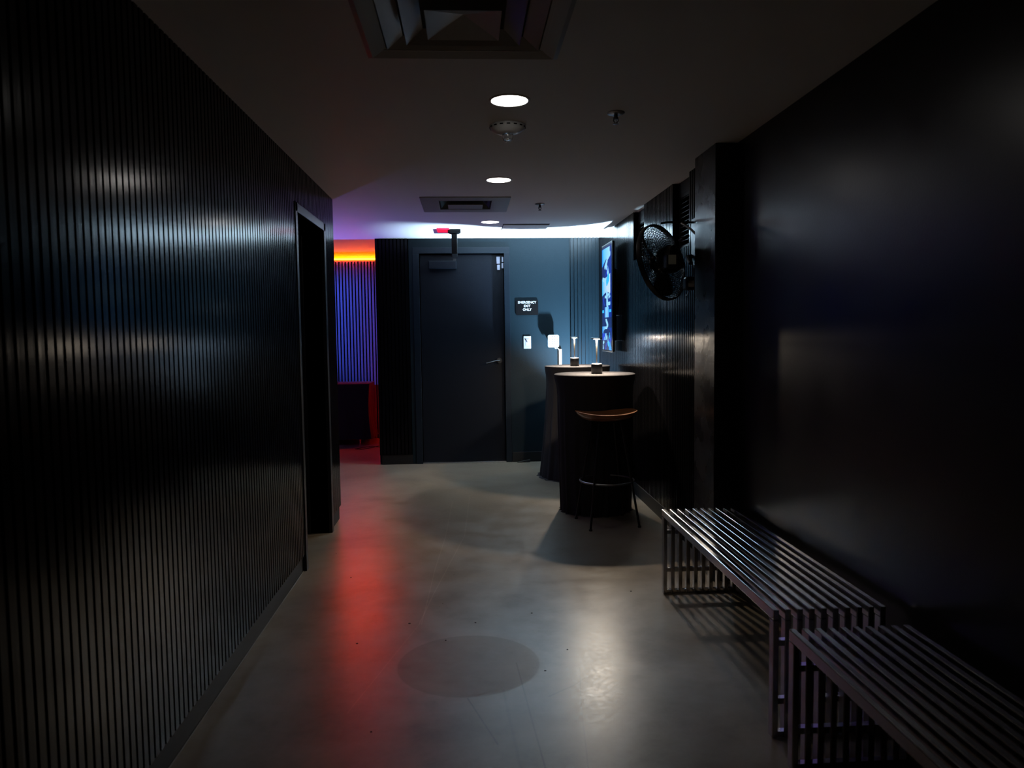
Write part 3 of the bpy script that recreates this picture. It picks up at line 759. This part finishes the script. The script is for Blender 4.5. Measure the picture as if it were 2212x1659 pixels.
# ------------------------------------------------------------------ side room
t = thing('banquet_table', (-1.9,9.90,0), 'long table under a black cloth in the red and blue lit side room', 'table')
MB().box(-2.8,-1.245,9.66,10.16,.745,.768).build('tabletop', M['blackmetal'], t)
for x_,y_ in ((-1.38,9.70),(-1.30,10.10),(-2.72,9.72),(-2.72,10.10)):
    MB().cyl((x_,y_,.0),(x_,y_,.745),.013).build('leg', M['chrome'], t, smooth=True)
mb = MB(); x0,x1,y0,y1 = -2.82,-1.235,9.64,10.18; pts=[]
per = []
N1 = 90
for i in range(N1): per.append((x0+(x1-x0)*i/N1, y0, 0,-1))
for i in range(30): per.append((x1, y0+(y1-y0)*i/30, 1,0))
for i in range(N1): per.append((x1+(x0-x1)*i/N1, y1, 0,1))
for i in range(30): per.append((x0, y1+(y0-y1)*i/30, -1,0))
rings = []
for k in range(9):
    f = k/8; z = .776-(.776-.075)*f; ring = []
    for i,(x_,y_,nx,ny) in enumerate(per):
        s_ = f*(.016*math.sin(i*.55+.6*math.sin(i*.13))+.010)+(0.018*f if nx else 0)
        if nx: s_ += -.05*math.sin(f*PI)*.5
        if ny > 0: s_ *= .4
        ring.append(mb.bm.verts.new((x_+nx*s_, y_+ny*s_, z)))
    rings.append(ring)
n = len(per)
for A,B in zip(rings,rings[1:]):
    for i in range(n): mb.bm.faces.new((A[i],A[(i+1)%n],B[(i+1)%n],B[i]))
mb.bm.faces.new(rings[0])
tag(mb.build('tablecloth', M['cloth'], smooth=True), 'black cloth hanging over the long table in the red and blue lit side room', 'tablecloth')
tag(MB().tube([(-.96,9.3,.005),(-1.10,9.42,.005),(-1.20,9.50,.005),(-1.29,9.42,.005),(-1.38,9.30,.005),(-1.30,9.26,.005),(-1.18,9.40,.005),(-1.12,9.53,.005),(-1.15,9.80,.005)],.004,6).build('power_cable', M['cable'], smooth=True), 'thin black cable looping on the red lit floor of the side room', 'cable')
tag(MB().box(-1.95,-.99,10.278,10.296,2.375,2.387).build('cove_light_strip', M['ledorange']), 'orange light strip along the top of the slatted panel in the side room', 'light strip')
MB().box(-1.80,-.98,10.229,10.2448,2.4005,2.403).build('added_strip_light_hood', M['gunmetal'], bpy.data.objects['wall_room'])  # added hood, keeps the front strip's light off the wall above
tag(MB().box(-1.79,-.99,10.234,10.2448,2.384,2.4).build('cove_light_strip', mat('orange_led_front',(.5,.3,.1),.4,emit=(1.0,.05,.0004),estr=540.0)), 'glowing orange light strip on the front edge above the slatted panel in the side room', 'light strip')
tag(MB().box(-.972,-.963,9.35,10.2,2.50,2.512).build('cove_light_strip', M['ledred']), 'red light strip high on the side wall by the slatted panel in the side room', 'light strip')
tag(MB().box(-.985,-.968,9.93,9.95,.0,2.3).build('red_light_tube', M['ledred']), 'upright red light tube hidden beside the table in the side room', 'light tube')

# ------------------------------------------------------------------ stage lights (cans on the floor)
def par_can(x, y, lab, lensm, z=.0):
    t = thing('floor_uplight', (x,y,z), lab, 'spotlight')
    MB().lathe([(.05,z+.06),(.058,z+.08),(.058,z+.20),(.062,z+.205),(.062,z+.262),(.056,z+.262),(.053,z+.256)],32,(x,y,0)).build('can', M['blackmetal'], t, smooth=True)
    MB().tube([(x-.07,y,z+.01),(x-.072,y,z+.15),(x-.063,y,z+.16)],.006,6).tube([(x+.07,y,z+.01),(x+.072,y,z+.15),(x+.063,y,z+.16)],.006,6).box(x-.076,x+.076,y-.05,y+.05,z+.0,z+.01).build('stand', M['blackmetal'], t)
    MB().lathe([(.001,z+.2575),(.052,z+.2575)],32,(x,y,0),close=False).build('lens', lensm, t)
    return t
UX, UY = 1.325, 7.735
par_can(UX, UY, 'black floor uplight shining white-blue, hidden behind the farther high table', M['uplens'])
par_can(-2.55, 8.55, 'black floor uplight shining blue in the side room behind the left wall', M['bluelens'])

def light(name, kind, loc, energy, col, target=None, **kw):
    l = bpy.data.lights.new(name, kind); l.energy = energy; l.color = col
    for k_, v_ in kw.items(): setattr(l, k_, v_)
    o = bpy.data.objects.new(name, l); COL.objects.link(o); o.location = loc
    if target is not None:
        o.rotation_euler = (Vector(target)-Vector(loc)).to_track_quat('-Z','Y').to_euler()
    return o
light('uplight_beam','SPOT',(UX,UY,.275), 3100, (.52,.76,1.0), (UX-.22,UY+.0,2.4), spot_size=R_(86), spot_blend=1.0, shadow_soft_size=.035)
light('blue_uplight_beam','SPOT',(-2.55,8.55,.275), 260, (.30,.20,1.0), (-2.35,8.3,2.4), spot_size=R_(120), spot_blend=.8, shadow_soft_size=.05)
light('blue_wall_beam','SPOT',(-3.1,8.4,2.2), 1200, (.05,.13,1.0), (-1.45,10.28,1.5), spot_size=R_(42), spot_blend=.8, shadow_soft_size=.06)
cn = thing('ceiling_spotlight', (-3.1,8.36,2.4), 'black ceiling spotlight shining blue in the side room behind the left wall', 'spotlight')
rot = Matrix.Translation((-3.1,8.36,2.22)) @ (Vector((1.6,1.9,-1.3)).to_track_quat('Z','Y').to_matrix().to_4x4())
MB().lathe([(.045,-.10),(.055,-.08),(.055,.03)],24,mtx=rot.to_3x3(),c=rot.translation-Vector((.02,.02,-.015))).build('can', M['blackmetal'], cn, smooth=True)
MB().cyl((-3.12,8.30,2.25),(-3.12,8.30,2.95 if False else 2.4),.012).build('stem', M['blackmetal'], cn)

# ------------------------------------------------------------------ debris on the floor
spots = [(-.69,4.35),(-.30,3.62),(-.12,3.40),(.07,2.34),(-.20,2.28),(-.52,3.40),(.30,3.70),(.42,3.25),(.86,3.97),(.30,3.05),(.02,3.60),(-.36,2.62)]
for i,(x_,y_) in enumerate(spots):
    s_ = rnd.uniform(.004,.008); mb = MB(); k_ = rnd.randint(5,7)
    ring = [(x_+s_*rnd.uniform(.6,1.4)*math.cos(2*PI*j/k_), y_+s_*rnd.uniform(.6,1.4)*math.sin(2*PI*j/k_)) for j in range(k_)]
    A = [mb.bm.verts.new((a,c,0)) for a,c in ring]; B = [mb.bm.verts.new((x_+(a-x_)*.6,y_+(c-y_)*.6,.0022)) for a,c in ring]
    for j in range(k_): mb.bm.faces.new((A[j],A[(j+1)%k_],B[(j+1)%k_],B[j]))
    mb.bm.faces.new(A); mb.bm.faces.new(B)
    tag(mb.build('floor_crumb', M['debris']), 'tiny dark crumb of dirt lying on the concrete floor', 'debris', 'dirt crumbs on the floor')

# ------------------------------------------------------------------ world and camera
w = bpy.data.worlds.new('World'); sc.world = w; w.use_nodes = True
w.node_tree.nodes['Background'].inputs['Color'].default_value = (0,0,0,1)
w.node_tree.nodes['Background'].inputs['Strength'].default_value = 0

f_px, yaw, pitch, roll, h = 1642.753, .0585, .0679, .0127, 1.4006
cyw, syw, cp, sp_ = math.cos(yaw), math.sin(yaw), math.cos(pitch), math.sin(pitch)
F = Vector((syw*cp, cyw*cp, -sp_)); Rv = Vector((cyw,-syw,0)); U = Rv.cross(F)
cr, sr = math.cos(roll), math.sin(roll)
R2 = Rv*cr-U*sr; U2 = Rv*sr+U*cr
cam = bpy.data.cameras.new('Camera'); co = bpy.data.objects.new('Camera', cam); COL.objects.link(co)
mx = Matrix((R2, U2, -F)).transposed().to_4x4(); mx.translation = (0,0,h); co.matrix_world = mx
cam.sensor_fit = 'HORIZONTAL'; cam.sensor_width = 36; cam.lens = f_px/2212*36; cam.clip_start = .05
cam.dof.use_dof = True; cam.dof.focus_distance = 6.5; cam.dof.aperture_fstop = 4.5
sc.camera = co
sc.view_settings.view_transform = 'Standard'; sc.view_settings.look = 'None'
sc.view_settings.exposure = 0; sc.view_settings.gamma = 1; sc.view_settings.use_curve_mapping = False
